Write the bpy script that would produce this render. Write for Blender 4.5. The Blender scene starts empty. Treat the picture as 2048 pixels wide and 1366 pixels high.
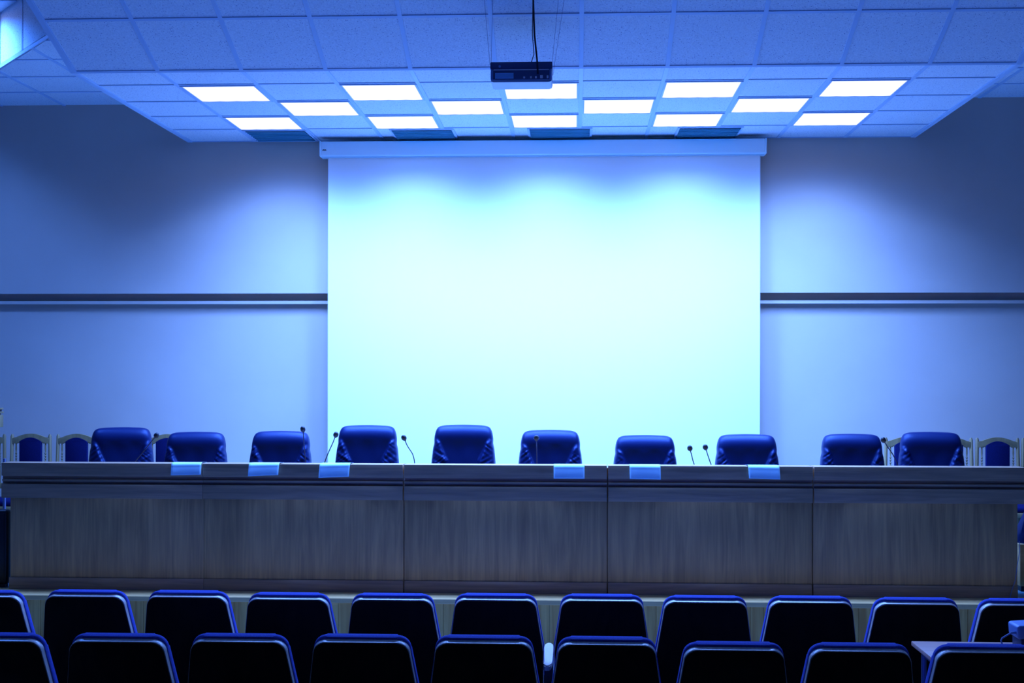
import bpy, bmesh, math, random
from mathutils import Vector, Matrix

SC = bpy.context.scene
COL = SC.collection
PI = math.pi

# ------------------------------------------------------------------ camera, world, exposure
F_PX, YAW, HOR, CAMZ = 2629.3, 0.04786, 742.0, 2.05
cam_data = bpy.data.cameras.new('camera')
cam = bpy.data.objects.new('camera', cam_data)
COL.objects.link(cam)
cam_data.sensor_width = 36.0
cam_data.lens = F_PX * 36.0 / 2048.0
cam_data.shift_y = (HOR - 683.0) / 2048.0
cam_data.clip_start = 0.05
cam_data.clip_end = 100
cam.matrix_world = (Matrix.Translation((0, 0, CAMZ)) @ Matrix.Rotation(YAW, 4, 'Z')
                    @ Matrix.Rotation(PI / 2, 4, 'X') @ Matrix.Rotation(0.0015, 4, 'Z'))
SC.camera = cam

world = bpy.data.worlds.new('world')
world.use_nodes = True
SC.world = world
world.node_tree.nodes['Background'].inputs[0].default_value = (0.1, 0.25, 1, 1)
world.node_tree.nodes['Background'].inputs[1].default_value = 0.02

SC.view_settings.view_transform = 'Standard'
SC.view_settings.look = 'None'
SC.view_settings.exposure = 0.0
SC.view_settings.gamma = 1.0
SC.view_settings.use_curve_mapping = False

LIGHT_COL = (0.142, 0.305, 0.90)      # blue stage lighting: beam of each light
WIDE_COL = (0.028, 0.19, 1.0)       # second lamp added to each fixture, turning the far walls deeper blue
LAMP_W = 58.0                       # watts of each ceiling light over the stage
WIDE_W = 27.0
SIDE_W = 88.0                      # the single light over the left aisle
PANEL_EMIT = (1.02, 1.1, 1.6, 1)
LAMP_SPREAD, WIDE_SPREAD = math.radians(129), math.radians(148)

# ------------------------------------------------------------------ helpers
def at(px, py, Y):
    """world point seen at a pixel of the photograph, on the upright plane at distance Y"""
    u, v = (px - 1024) / F_PX, (HOR - py) / F_PX
    d = Vector((math.cos(YAW) * u - math.sin(YAW), math.sin(YAW) * u + math.cos(YAW), v))
    d *= Y / d.y
    return Vector((d.x, d.y, d.z + CAMZ))

def atz(px, py, z):
    """the same on the level plane at height z"""
    u, v = (px - 1024) / F_PX, (HOR - py) / F_PX
    d = Vector((math.cos(YAW) * u - math.sin(YAW), math.sin(YAW) * u + math.cos(YAW), v))
    d *= (z - CAMZ) / d.z
    return Vector((d.x, d.y, z))

def box(bm, x0, x1, y0, y1, z0, z1, bev=0.0, M=None, seg=2):
    r = bmesh.ops.create_cube(bm, size=1.0)
    vs = r['verts']
    for v in vs:
        v.co = Vector(((x0 + x1) / 2 + v.co.x * (x1 - x0), (y0 + y1) / 2 + v.co.y * (y1 - y0), (z0 + z1) / 2 + v.co.z * (z1 - z0)))
        if M is not None:
            v.co = M @ v.co
    if bev > 0:
        es = list({e for v in vs for e in v.link_edges})
        bmesh.ops.bevel(bm, geom=es, offset=bev, segments=seg, affect='EDGES', profile=0.5)

def tube(bm, pts, r, n=10, cap=True):
    """round tube through points; r is a number or one per point"""
    pts = [Vector(p) for p in pts]
    rs = r if isinstance(r, (list, tuple)) else [r] * len(pts)
    rings = []
    up = None
    for i, p in enumerate(pts):
        a = pts[max(i - 1, 0)]; b = pts[min(i + 1, len(pts) - 1)]
        t = (b - a).normalized()
        if up is None:
            ref = Vector((0, 0, 1)) if abs(t.z) < 0.9 else Vector((1, 0, 0))
            up = t.cross(ref).normalized()
        else:
            up = (up - t * up.dot(t)).normalized()
        w = t.cross(up)
        rings.append([bm.verts.new(p + (up * math.cos(2 * PI * k / n) + w * math.sin(2 * PI * k / n)) * rs[i]) for k in range(n)])
    for a, b in zip(rings, rings[1:]):
        for k in range(n):
            bm.faces.new((a[k], a[(k + 1) % n], b[(k + 1) % n], b[k]))
    if cap:
        bm.faces.new(list(reversed(rings[0]))); bm.faces.new(rings[-1])

def lathe(bm, prof, c=(0, 0, 0), n=16, M=None):
    """profile of (radius, z) turned about the upright axis"""
    rings = []
    for r, z in prof:
        ring = []
        for k in range(n):
            p = Vector((c[0] + r * math.cos(2 * PI * k / n), c[1] + r * math.sin(2 * PI * k / n), c[2] + z))
            if M is not None: p = M @ p
            ring.append(bm.verts.new(p))
        rings.append(ring)
    for a, b in zip(rings, rings[1:]):
        for k in range(n):
            bm.faces.new((a[k], a[(k + 1) % n], b[(k + 1) % n], b[k]))
    bm.faces.new(list(reversed(rings[0]))); bm.faces.new(rings[-1])

def prism(bm, outline, y0, y1, M=None, bev=0.0, bend=0.0, seg=2):
    """outline of (x, z) extruded along y; bend curves it in plan"""
    def mk(x, y, z):
        p = Vector((x, y + bend * x * x, z))
        return M @ p if M is not None else p
    f = [bm.verts.new(mk(x, y0, z)) for x, z in outline]
    b = [bm.verts.new(mk(x, y1, z)) for x, z in outline]
    n = len(f)
    faces = [bm.faces.new(f), bm.faces.new(list(reversed(b)))]
    for k in range(n):
        bm.faces.new((f[(k + 1) % n], f[k], b[k], b[(k + 1) % n]))
    if bev > 0:
        es = list({e for fc in faces for e in fc.edges})
        bmesh.ops.bevel(bm, geom=es, offset=bev, segments=seg, affect='EDGES', profile=0.5)

def obj(name, bm, m, parent=None, smooth=True, loc=None):
    bmesh.ops.recalc_face_normals(bm, faces=bm.faces[:])
    me = bpy.data.meshes.new(name)
    bm.to_mesh(me); bm.free()
    if smooth:
        for p in me.polygons: p.use_smooth = True
    o = bpy.data.objects.new(name, me)
    COL.objects.link(o)
    me.materials.append(m)
    if smooth:
        es = o.modifiers.new('edge', 'EDGE_SPLIT'); es.split_angle = math.radians(35)
    if parent is not None: o.parent = parent
    if loc is not None: o.location = loc
    return o

def tag(o, label, cat, group=None):
    o['label'] = label; o['category'] = cat
    if group: o['group'] = group
    return o

def thing(name, label, cat, loc=(0, 0, 0), rotz=0.0, group=None):
    o = bpy.data.objects.new(name, None); COL.objects.link(o)
    o.empty_display_size = 0.1
    o.location = loc; o.rotation_euler = (0, 0, rotz)
    return tag(o, label, cat, group)

def struct(name, bm, m, parent=None, smooth=False):
    o = obj(name, bm, m, parent, smooth)
    o['kind'] = 'structure'
    return o

def dup(root, loc, rotz=0.0, label=None, scale=None):
    r = root.copy(); COL.objects.link(r)
    r.location = loc; r.rotation_euler = (0, 0, rotz)
    if label: r['label'] = label
    if scale: r.scale = scale
    for ch in list(root.children):
        c = ch.copy(); COL.objects.link(c); c.parent = r
        for g in list(ch.children):
            d = g.copy(); COL.objects.link(d); d.parent = c
    return r

NB = lambda: bmesh.new()

# ------------------------------------------------------------------ materials
def mat(name, col, rough=0.6, metal=0.0, spec=0.5, noise=None, bump=None, tint=None):
    m = bpy.data.materials.new(name); m.use_nodes = True
    nt = m.node_tree; b = nt.nodes['Principled BSDF']
    b.inputs['Base Color'].default_value = (*col, 1)
    b.inputs['Roughness'].default_value = rough
    b.inputs['Metallic'].default_value = metal
    b.inputs['Specular IOR Level'].default_value = spec
    if tint: b.inputs['Specular Tint'].default_value = (*tint, 1)
    tc = nt.nodes.new('ShaderNodeTexCoord')
    if noise:                                   # (scale xyz, amount)
        mp = nt.nodes.new('ShaderNodeMapping'); mp.inputs['Scale'].default_value = noise[0]
        nt.links.new(tc.outputs['Object'], mp.inputs['Vector'])
        n = nt.nodes.new('ShaderNodeTexNoise'); n.inputs['Scale'].default_value = 1; n.inputs['Detail'].default_value = 4
        nt.links.new(mp.outputs[0], n.inputs['Vector'])
        r = nt.nodes.new('ShaderNodeValToRGB')
        k = noise[1]
        r.color_ramp.elements[0].position = 0.3; r.color_ramp.elements[1].position = 0.7
        r.color_ramp.elements[0].color = (*[c * (1 - k) for c in col], 1)
        r.color_ramp.elements[1].color = (*[min(1, c * (1 + k)) for c in col], 1)
        nt.links.new(n.outputs['Fac'], r.inputs['Fac'])
        nt.links.new(r.outputs[0], b.inputs['Base Color'])
    if bump:                                    # (scale, strength, distance)
        n2 = nt.nodes.new('ShaderNodeTexNoise'); n2.inputs['Scale'].default_value = bump[0]; n2.inputs['Detail'].default_value = 5
        nt.links.new(tc.outputs['Object'], n2.inputs['Vector'])
        bp = nt.nodes.new('ShaderNodeBump'); bp.inputs['Strength'].default_value = bump[1]; bp.inputs['Distance'].default_value = bump[2]
        nt.links.new(n2.outputs['Fac'], bp.inputs['Height'])
        nt.links.new(bp.outputs[0], b.inputs['Normal'])
    return m

def wood(name, dark, light, axis, scale=1.0, rough=0.45, streak=0.5, spec=0.35):
    """grain running along axis x, y or z"""
    m = bpy.data.materials.new(name); m.use_nodes = True
    nt = m.node_tree; b = nt.nodes['Principled BSDF']
    b.inputs['Roughness'].default_value = rough
    b.inputs['Specular IOR Level'].default_value = spec
    tc = nt.nodes.new('ShaderNodeTexCoord')
    oi = nt.nodes.new('ShaderNodeObjectInfo')
    ad = nt.nodes.new('ShaderNodeVectorMath'); ad.operation = 'MULTIPLY_ADD'
    cx = nt.nodes.new('ShaderNodeCombineXYZ')
    for k in range(3): nt.links.new(oi.outputs['Random'], cx.inputs[k])
    nt.links.new(cx.outputs[0], ad.inputs[0]); ad.inputs[1].default_value = (17, 31, 23)
    nt.links.new(tc.outputs['Object'], ad.inputs[2])
    mp = nt.nodes.new('ShaderNodeMapping')
    s = [34 * scale] * 3; s['xyz'.index(axis)] = 1.6 * scale
    mp.inputs['Scale'].default_value = s
    nt.links.new(ad.outputs[0], mp.inputs['Vector'])
    n1 = nt.nodes.new('ShaderNodeTexNoise'); n1.inputs['Scale'].default_value = 1.0; n1.inputs['Detail'].default_value = 6
    n1.inputs['Distortion'].default_value = 1.2
    nt.links.new(mp.outputs[0], n1.inputs['Vector'])
    mp2 = nt.nodes.new('ShaderNodeMapping')
    s2 = [7 * scale] * 3; s2['xyz'.index(axis)] = 0.7 * scale
    mp2.inputs['Scale'].default_value = s2
    nt.links.new(ad.outputs[0], mp2.inputs['Vector'])
    n2 = nt.nodes.new('ShaderNodeTexNoise'); n2.inputs['Scale'].default_value = 1.0; n2.inputs['Detail'].default_value = 3
    n2.inputs['Distortion'].default_value = 2.0
    nt.links.new(mp2.outputs[0], n2.inputs['Vector'])
    mx = nt.nodes.new('ShaderNodeMix'); mx.data_type = 'FLOAT'; mx.inputs[0].default_value = streak
    nt.links.new(n1.outputs['Fac'], mx.inputs[2]); nt.links.new(n2.outputs['Fac'], mx.inputs[3])
    r = nt.nodes.new('ShaderNodeValToRGB')
    r.color_ramp.elements[0].position = 0.36; r.color_ramp.elements[1].position = 0.64
    r.color_ramp.elements[0].color = (*dark, 1); r.color_ramp.elements[1].color = (*light, 1)
    nt.links.new(mx.outputs[0], r.inputs['Fac']); nt.links.new(r.outputs[0], b.inputs['Base Color'])
    bp = nt.nodes.new('ShaderNodeBump'); bp.inputs['Strength'].default_value = 0.12; bp.inputs['Distance'].default_value = 0.002
    nt.links.new(n1.outputs['Fac'], bp.inputs['Height']); nt.links.new(bp.outputs[0], b.inputs['Normal'])
    return m

def tile_material():
    """mineral fibre ceiling tile, pitted with small dark holes"""
    m = bpy.data.materials.new('ceiling_tile'); m.use_nodes = True
    nt = m.node_tree; b = nt.nodes['Principled BSDF']
    b.inputs['Roughness'].default_value = 0.9; b.inputs['Specular IOR Level'].default_value = 0.1
    tc = nt.nodes.new('ShaderNodeTexCoord')
    vo = nt.nodes.new('ShaderNodeTexVoronoi'); vo.inputs['Scale'].default_value = 78; vo.inputs['Randomness'].default_value = 1
    nt.links.new(tc.outputs['Object'], vo.inputs['Vector'])
    sp = nt.nodes.new('ShaderNodeSeparateColor'); nt.links.new(vo.outputs['Color'], sp.inputs[0])
    rad = nt.nodes.new('ShaderNodeMapRange')       # only some cells hold a hole, of differing size
    rad.inputs[1].default_value = 0.35; rad.inputs[2].default_value = 1.0
    rad.inputs[3].default_value = 0.0; rad.inputs[4].default_value = 0.36
    nt.links.new(sp.outputs[0], rad.inputs[0])
    df = nt.nodes.new('ShaderNodeMath'); df.operation = 'SUBTRACT'
    nt.links.new(rad.outputs[0], df.inputs[0]); nt.links.new(vo.outputs['Distance'], df.inputs[1])
    st = nt.nodes.new('ShaderNodeMapRange'); st.inputs[1].default_value = 0.0; st.inputs[2].default_value = 0.06
    nt.links.new(df.outputs[0], st.inputs[0])
    n = nt.nodes.new('ShaderNodeTexNoise'); n.inputs['Scale'].default_value = 90; n.inputs['Detail'].default_value = 3
    nt.links.new(tc.outputs['Object'], n.inputs['Vector'])
    r0 = nt.nodes.new('ShaderNodeValToRGB')
    r0.color_ramp.elements[0].position = 0.35; r0.color_ramp.elements[1].position = 0.65
    r0.color_ramp.elements[0].color = (0.72, 0.76, 0.78, 1); r0.color_ramp.elements[1].color = (0.86, 0.90, 0.92, 1)
    nt.links.new(n.outputs['Fac'], r0.inputs['Fac'])
    mx = nt.nodes.new('ShaderNodeMix'); mx.data_type = 'RGBA'
    nt.links.new(st.outputs[0], mx.inputs[0]); nt.links.new(r0.outputs[0], mx.inputs[6])
    mx.inputs[7].default_value = (0.34, 0.38, 0.50, 1)
    nt.links.new(mx.outputs[2], b.inputs['Base Color'])
    return m

def emissive(name, col, strength):
    m = bpy.data.materials.new(name); m.use_nodes = True
    nt = m.node_tree
    nt.nodes.remove(nt.nodes['Principled BSDF'])
    e = nt.nodes.new('ShaderNodeEmission'); e.inputs[0].default_value = col; e.inputs[1].default_value = strength
    nt.links.new(e.outputs[0], nt.nodes['Material Output'].inputs[0])
    return m

M = {}
M['tile'] = tile_material()
M['tbar'] = mat('painted_grid', (0.52, 0.65, 0.80), 0.5)
M['wall'] = mat('painted_wall', (0.64, 0.52, 0.43), 0.85, spec=0.2, noise=((2, 2, 2), 0.03), bump=(60, 0.08, 0.002))
M['hall_wall'] = mat('hall_wall', (0.22, 0.34, 0.50), 0.85)  # blue put into the wall colour to cool the bounced light
M['screen'] = mat('screen_fabric', (0.90, 0.90, 0.86), 0.9, spec=0.1)
M['screen_edge'] = mat('screen_border', (0.75, 0.75, 0.75), 0.8)
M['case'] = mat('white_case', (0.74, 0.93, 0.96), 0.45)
M['panel'] = emissive('lamp_diffuser', PANEL_EMIT, 1.0)
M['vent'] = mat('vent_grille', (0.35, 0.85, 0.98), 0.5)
M['ventdark'] = mat('vent_inside', (0.05, 0.16, 0.24), 0.8)
M['desk_v'] = wood('walnut_laminate_upright', (0.43, 0.23, 0.100), (0.72, 0.39, 0.165), 'z', 1.0, 0.42, 0.55)
M['desk_h'] = wood('walnut_laminate_level', (0.34, 0.20, 0.115), (0.56, 0.33, 0.19), 'x', 1.0, 0.36, 0.45)
M['pine'] = wood('pine_boards', (0.66, 0.28, 0.06), (0.98, 0.58, 0.17), 'z', 0.8, 0.5, 0.6)
M['pine_h'] = wood('pine_trim', (0.76, 0.44, 0.16), (0.97, 0.62, 0.26), 'x', 0.8, 0.45, 0.5)
M['stage'] = wood('bounce_tinted_stage_floor', (0.10, 0.28, 0.38), (0.15, 0.36, 0.47), 'x', 0.6, 0.5, 0.5)  # floor colour tinted blue so light bouncing off it turns bluer
M['floor'] = mat('bounce_tinted_linoleum', (0.20, 0.27, 0.34), 0.5, noise=((3, 3, 3), 0.2))  # blue tint added to colour the light thrown back onto the desk front
M['leather'] = mat('dark_blue_leather', (0.003, 0.008, 0.050), 0.40, spec=0.35, bump=(160, 0.3, 0.002), tint=(0.25, 0.45, 1.0))
M['black'] = mat('black_plastic', (0.005, 0.005, 0.010), 0.5)
M['mic'] = mat('microphone_metal', (0.04, 0.045, 0.10), 0.35, metal=0.3)
M['chrome'] = mat('chrome', (0.75, 0.75, 0.78), 0.15, metal=1)
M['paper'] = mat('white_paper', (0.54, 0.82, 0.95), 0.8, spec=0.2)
M['beech'] = wood('pale_beech', (0.26, 0.18, 0.08), (0.40, 0.28, 0.13), 'z', 0.8, 0.45, 0.5)
M['fabric'] = mat('blue_fabric', (0.006, 0.010, 0.075), 0.9, spec=0.1, noise=((250, 250, 250), 0.25))
M['cushion'] = mat('royal_blue_fabric', (0.07, 0.10, 0.45), 0.9, spec=0.1, noise=((220, 220, 220), 0.2))
M['shell'] = wood('dark_stained_shell', (0.006, 0.004, 0.002), (0.022, 0.012, 0.005), 'z', 0.7, 0.6, 0.6, 0.12)
M['edge'] = mat('pale_shell_edge', (0.72, 0.58, 0.50), 0.3, spec=0.5, noise=((60, 4, 4), 0.10))
M['steel'] = mat('blue_grey_steel', (0.15, 0.17, 0.30), 0.4, metal=0.4)
M['tabletop'] = wood('red_brown_tabletop', (0.55, 0.26, 0.20), (0.72, 0.38, 0.28), 'x', 0.7, 0.4, 0.5)
M['device'] = mat('blue_plastic', (0.12, 0.22, 0.50), 0.45)
M['device_dark'] = mat('dark_blue_plastic', (0.02, 0.03, 0.10), 0.5)
M['proj'] = mat('projector_housing', (0.35, 0.42, 0.55), 0.45)
M['proj_dark'] = mat('projector_back', (0.05, 0.07, 0.18), 0.5)
M['filter'] = mat('blue_filter_cover', (0.25, 0.55, 0.85), 0.5)
M['socket'] = mat('pale_socket', (0.7, 0.7, 0.75), 0.4)

# ------------------------------------------------------------------ the room
X0, D0 = -3.5595, 9.0446            # left edge of the lowered ceiling, origin of its grid of 0.6 m tiles
X1 = X0 + 6.6
YF, YW = 9.2035, 12.045             # fold of the ceiling, upper wall
YL = 12.148                         # lower wall, set back
ZC, ZU, ZH = 4.176, 4.523, 4.97     # lowered ceiling, ceiling beside it, hall ceiling
YS = YF - (ZH - ZC) / math.tan(math.radians(21.4))
XL, XR, YB = -7.4, 7.0, -4.0
ZS = 0.414                          # stage floor
Z_LEDGE = 2.765

def clip_line(poly, p, d):
    t0, t1 = -1e9, 1e9
    n = len(poly)
    c = sum((Vector(q) for q in poly), Vector((0, 0))) / n
    for i in range(n):
        a = Vector(poly[i]); b = Vector(poly[(i + 1) % n])
        nn = Vector((-(b - a).y, (b - a).x))
        if nn.dot(c - a) < 0: nn = -nn
        den = nn.dot(d); num = nn.dot(p - a)
        if abs(den) < 1e-9:
            if num < 0: return None
            continue
        t = -num / den
        if den > 0: t0 = max(t0, t)
        else: t1 = min(t1, t)
    return (t0, t1) if t1 - t0 > 0.02 else None

def tiled(poly, O, e1, e2, u0, v0, name='ceiling', step=0.6):
    """a tiled ceiling over a convex outline given in (u, v) of the frame O, e1, e2; bars hang under it"""
    nrm = e1.cross(e2)
    if nrm.z > 0: nrm = -nrm
    bm = NB()
    lo = [bm.verts.new(O + e1 * u + e2 * v) for u, v in poly]
    hi = [bm.verts.new(O + e1 * u + e2 * v - nrm * 0.03) for u, v in poly]
    bm.faces.new(lo); bm.faces.new(list(reversed(hi)))
    for k in range(len(lo)):
        bm.faces.new((lo[k], lo[(k + 1) % len(lo)], hi[(k + 1) % len(lo)], hi[k]))
    c = struct(name, bm, M['tile'])
    bm = NB()
    us = [p[0] for p in poly]; vs = [p[1] for p in poly]
    def bar(a, b, w, dep):
        d = (b - a); L = d.length; d.normalize(); s = d.cross(nrm)
        pts = [a - s * w / 2, a + s * w / 2, b + s * w / 2, b - s * w / 2]
        A = [bm.verts.new(p - nrm * 0.001) for p in pts]; B = [bm.verts.new(p + nrm * dep) for p in pts]
        bm.faces.new(B); bm.faces.new(list(reversed(A)))
        for k in range(4): bm.faces.new((A[k], A[(k + 1) % 4], B[(k + 1) % 4], B[k]))
    k = math.ceil((min(us) - u0) / step)
    while u0 + k * step <= max(us) + 1e-6:
        u = u0 + k * step; r = clip_line(poly, Vector((u, 0)), Vector((0, 1)))
        if r: bar(O + e1 * u + e2 * r[0], O + e1 * u + e2 * r[1], 0.030, 0.007)
        k += 1
    k = math.ceil((min(vs) - v0) / step)
    while v0 + k * step <= max(vs) + 1e-6:
        v = v0 + k * step; r = clip_line(poly, Vector((0, v)), Vector((1, 0)))
        if r: bar(O + e1 * r[0] + e2 * v, O + e1 * r[1] + e2 * v, 0.024, 0.0063)
        k += 1
    g = struct('ceiling_grid', bm, M['tbar'], c)
    return c

EX, EY = Vector((1, 0, 0)), Vector((0, 1, 0))
# lowered level ceiling over the stage
tiled([(X0, YF), (X1, YF), (X1, YW), (X0, YW)], Vector((0, 0, ZC)), EX, EY, X0, D0)
# part that slopes up towards the hall
sl = Vector((0, YS - YF, ZH - ZC)); L = sl.length; sl.normalize()
tiled([(X0, 0), (X1, 0), (X1, L), (X0, L)], Vector((0, YF, ZC)), EX, sl, X0, 0.0)
# hall ceiling
tiled([(XL, YB), (XR, YB), (XR, YS), (XL, YS)], Vector((0, 0, ZH)), EX, EY, X0, YS)
# left and right of the lowered part: high near the hall, one step lower beside the wall
RB = X0 - (YW + 0.08 - (YF - 0.046)) * 0.771 / 0.924     # where the slanting step meets the wall
tiled([(X0, YF - 0.046), (X0, YL), (RB, YL)], Vector((0, 0, ZU)), EX, EY, X0, YW - 0.58)
tiled([(XL, YS), (X0, YS), (X0, YF - 0.046), (RB, YL), (XL, YL)], Vector((0, 0, ZH)), EX, EY, X0, YS)
RB2 = X1 + (X0 - RB)
tiled([(X1, YF - 0.046), (X1, YL), (RB2, YL)], Vector((0, 0, ZU)), EX, EY, X1, YW - 0.58)
tiled([(XR, YS), (X1, YS), (X1, YF - 0.046), (RB2, YL), (XR, YL)], Vector((0, 0, ZH)), EX, EY, X1, YS)

def slab(bm, pts, n, t):
    A = [bm.verts.new(p) for p in pts]; B = [bm.verts.new(p + n * t) for p in pts]
    bm.faces.new(A); bm.faces.new(list(reversed(B)))
    for k in range(len(A)): bm.faces.new((A[k], A[(k + 1) % len(A)], B[(k + 1) % len(A)], B[k]))

# slanting steps between the two ceiling heights, clad in the same tiles
for sx, xa, xb in ((1, X0, RB), (-1, X1, RB2)):
    bm = NB()
    a = Vector((xa, YF - 0.046, 0)); b = Vector((xb, YL, 0)); d = (b - a).normalized()
    nn = Vector((d.y, -d.x, 0)) * (1 if sx == 1 else -1)
    up = Vector((0, 0, 1))
    slab(bm, [a + up * ZU, b + up * ZU, b + up * ZH, a + up * ZH], nn, 0.02)
    c = struct('ceiling_step', bm, M['tile'])
    bm = NB()
    k = 0.57
    while k < (b - a).length:
        p = a + d * k
        slab(bm, [p + up * ZU - d * 0.006 - nn * 0.004, p + up * ZU + d * 0.006 - nn * 0.004, p + up * ZH + d * 0.006 - nn * 0.004, p + up * ZH - d * 0.006 - nn * 0.004], -nn, 0.004)
        k += 0.6
    slab(bm, [a + up * (ZU - 0.012), b + up * (ZU - 0.012), b + up * (ZU + 0.012), a + up * (ZU + 0.012)], -nn, 0.012)
    struct('ceiling_joint', bm, M['tbar'], c)

# upright sides of the lowered ceiling, with an angle trim along the lower edge
for sx, xe in ((1, X0), (-1, X1)):
    bm = NB()
    o = -0.03 * sx
    pts = [Vector((xe, YW, ZC)), Vector((xe, YF, ZC)), Vector((xe, YS, ZH)), Vector((xe, YF - 0.046, ZH)), Vector((xe, YF - 0.046, ZU + .01)), Vector((xe, YW, ZU + .01))]
    slab(bm, pts, Vector((o, 0, 0)), 1.0)
    s = struct('ceiling_side', bm, M['tile'])
    bm = NB()
    xa, xb = sorted((xe + o * 1.04, xe + 0.008 * sx))
    box(bm, xa, xb, YF, YW, ZC - 0.010, ZC + 0.03)
    Ms = Matrix.Translation((0, YF, ZC)) @ Matrix.Rotation(-math.radians(21.4), 4, 'X')
    box(bm, xa, xb, -L, 0, -0.010, 0.03, M=Ms)
    struct('trim_edge', bm, M['tbar'], s)

# walls
bm = NB(); box(bm, XL, XR, YW, YW + 0.35, Z_LEDGE, ZH + .05); struct('wall_back', bm, M['wall'])
bm = NB(); box(bm, XL, XR, YL, YL + 0.27, 0, Z_LEDGE); struct('wall_back_lower', bm, M['wall'])
bm = NB(); box(bm, XL - 0.2, XL, YB, YL + 0.2, 0, ZH + .05); struct('wall_left', bm, M['hall_wall'])
bm = NB(); box(bm, XR, XR + 0.2, YB, YL + 0.2, 0, ZH + .05); struct('wall_right', bm, M['hall_wall'])
bm = NB(); box(bm, XL - 0.2, XR + 0.2, YB - 0.2, YB, 0, ZH + .05); struct('wall_rear', bm, M['hall_wall'])
bm = NB(); box(bm, XL - 0.2, XR + 0.2, YB - 0.2, YL + 0.3, -0.1, 0); struct('floor', bm, M['floor'])
# moulding under the ledge of the back wall
bm = NB()
box(bm, XL, XR, YW + 0.045, YL, 2.668, 2.698, 0.003)
struct('trim_1', bm, M['wall'])

# stage: body, pine front boards with a nosing
SE = 9.40
bm = NB(); box(bm, XL, XR, SE + 0.02, YL, 0, ZS - 0.036); box(bm, XL, XR, SE + 0.30, YL, ZS - 0.04, ZS); struct('floor_stage', bm, M['stage'])
random.seed(3)
bm = NB()
x = XL
while x < XR:
    w = 0.095
    box(bm, x + 0.001, min(x + w - 0.001, XR), SE - 0.002 * random.random(), SE + 0.02, 0.0, ZS - 0.035, 0.0015)
    x += w
struct('trim_2', bm, M['pine'])
bm = NB(); box(bm, XL, XR, SE - 0.022, SE + 0.30, ZS - 0.034, ZS + 0.002, 0.004); struct('trim_3', bm, M['pine_h'])

# ------------------------------------------------------------------ ceiling lights
def light_thing(x, y, z, label, group, watts):
    t = thing('ceiling_light', label, 'ceiling light', (x, y, z), 0, group)
    bm = NB()
    h, w = 0.286, 0.016
    box(bm, -h, h, -h, -h + w, -0.012, 0.004, 0.002); box(bm, -h, h, h - w, h, -0.012, 0.004, 0.002)
    box(bm, -h, -h + w, -h + w, h - w, -0.012, 0.004, 0.002); box(bm, h - w, h, -h + w, h - w, -0.012, 0.004, 0.002)
    obj('frame', bm, M['tbar'], t)
    bm = NB()
    g = h - w
    n = 4
    for k in range(n):                          # four shallow curved cells of the diffuser
        xa = -g + 2 * g * k / n; xb = -g + 2 * g * (k + 1) / n
        prof = []
        m = 8
        for j in range(m + 1):
            s = j / m
            prof.append((xa + (xb - xa) * s, -0.010 + 0.002 * (1 - math.sin(PI * s))))
        prism(bm, [(xa, 0.0)] + prof + [(xb, 0.0)], -g, g)
    obj('diffuser', bm, M['panel'], t)
    for w_, c_, s_ in ((watts[0], LIGHT_COL, LAMP_SPREAD), (watts[1], WIDE_COL, WIDE_SPREAD)):  # real beam, then the added deep blue lamp
        ld = bpy.data.lights.new('lamp', 'AREA'); ld.shape = 'SQUARE'; ld.size = 0.5
        ld.energy = w_; ld.color = c_; ld.spread = s_
        lo = bpy.data.objects.new('lamp', ld); COL.objects.link(lo); lo.parent = t
        lo.location = (0, 0, -0.016)
    return t

NTH = ['first', 'second', 'third', 'fourth', 'fifth', 'sixth', 'seventh', 'eighth', 'ninth', 'tenth', 'eleventh']
rows = [(1, (1, 3, 5, 7, 9), 'in the row farthest from the screen'), (2, (2, 4, 6, 8), 'in the middle row'), (3, (1, 3, 5, 7, 9), 'in the row nearest the screen')]
for r, cols, txt in rows:
    for i, c in enumerate(cols):
        light_thing(X0 + 0.6 * (c + 0.5), D0 + 0.6 * (r + 0.5), ZC - 0.001, f'square ceiling light, {NTH[i]} from the left {txt}', 'square lights over the stage', (LAMP_W, WIDE_W))
light_thing(-4.98, 10.18, ZH - 0.001, 'lit square ceiling light over the left aisle, beside the slanting ceiling step', None, (SIDE_W * 0.25, SIDE_W * 0.6))

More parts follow.
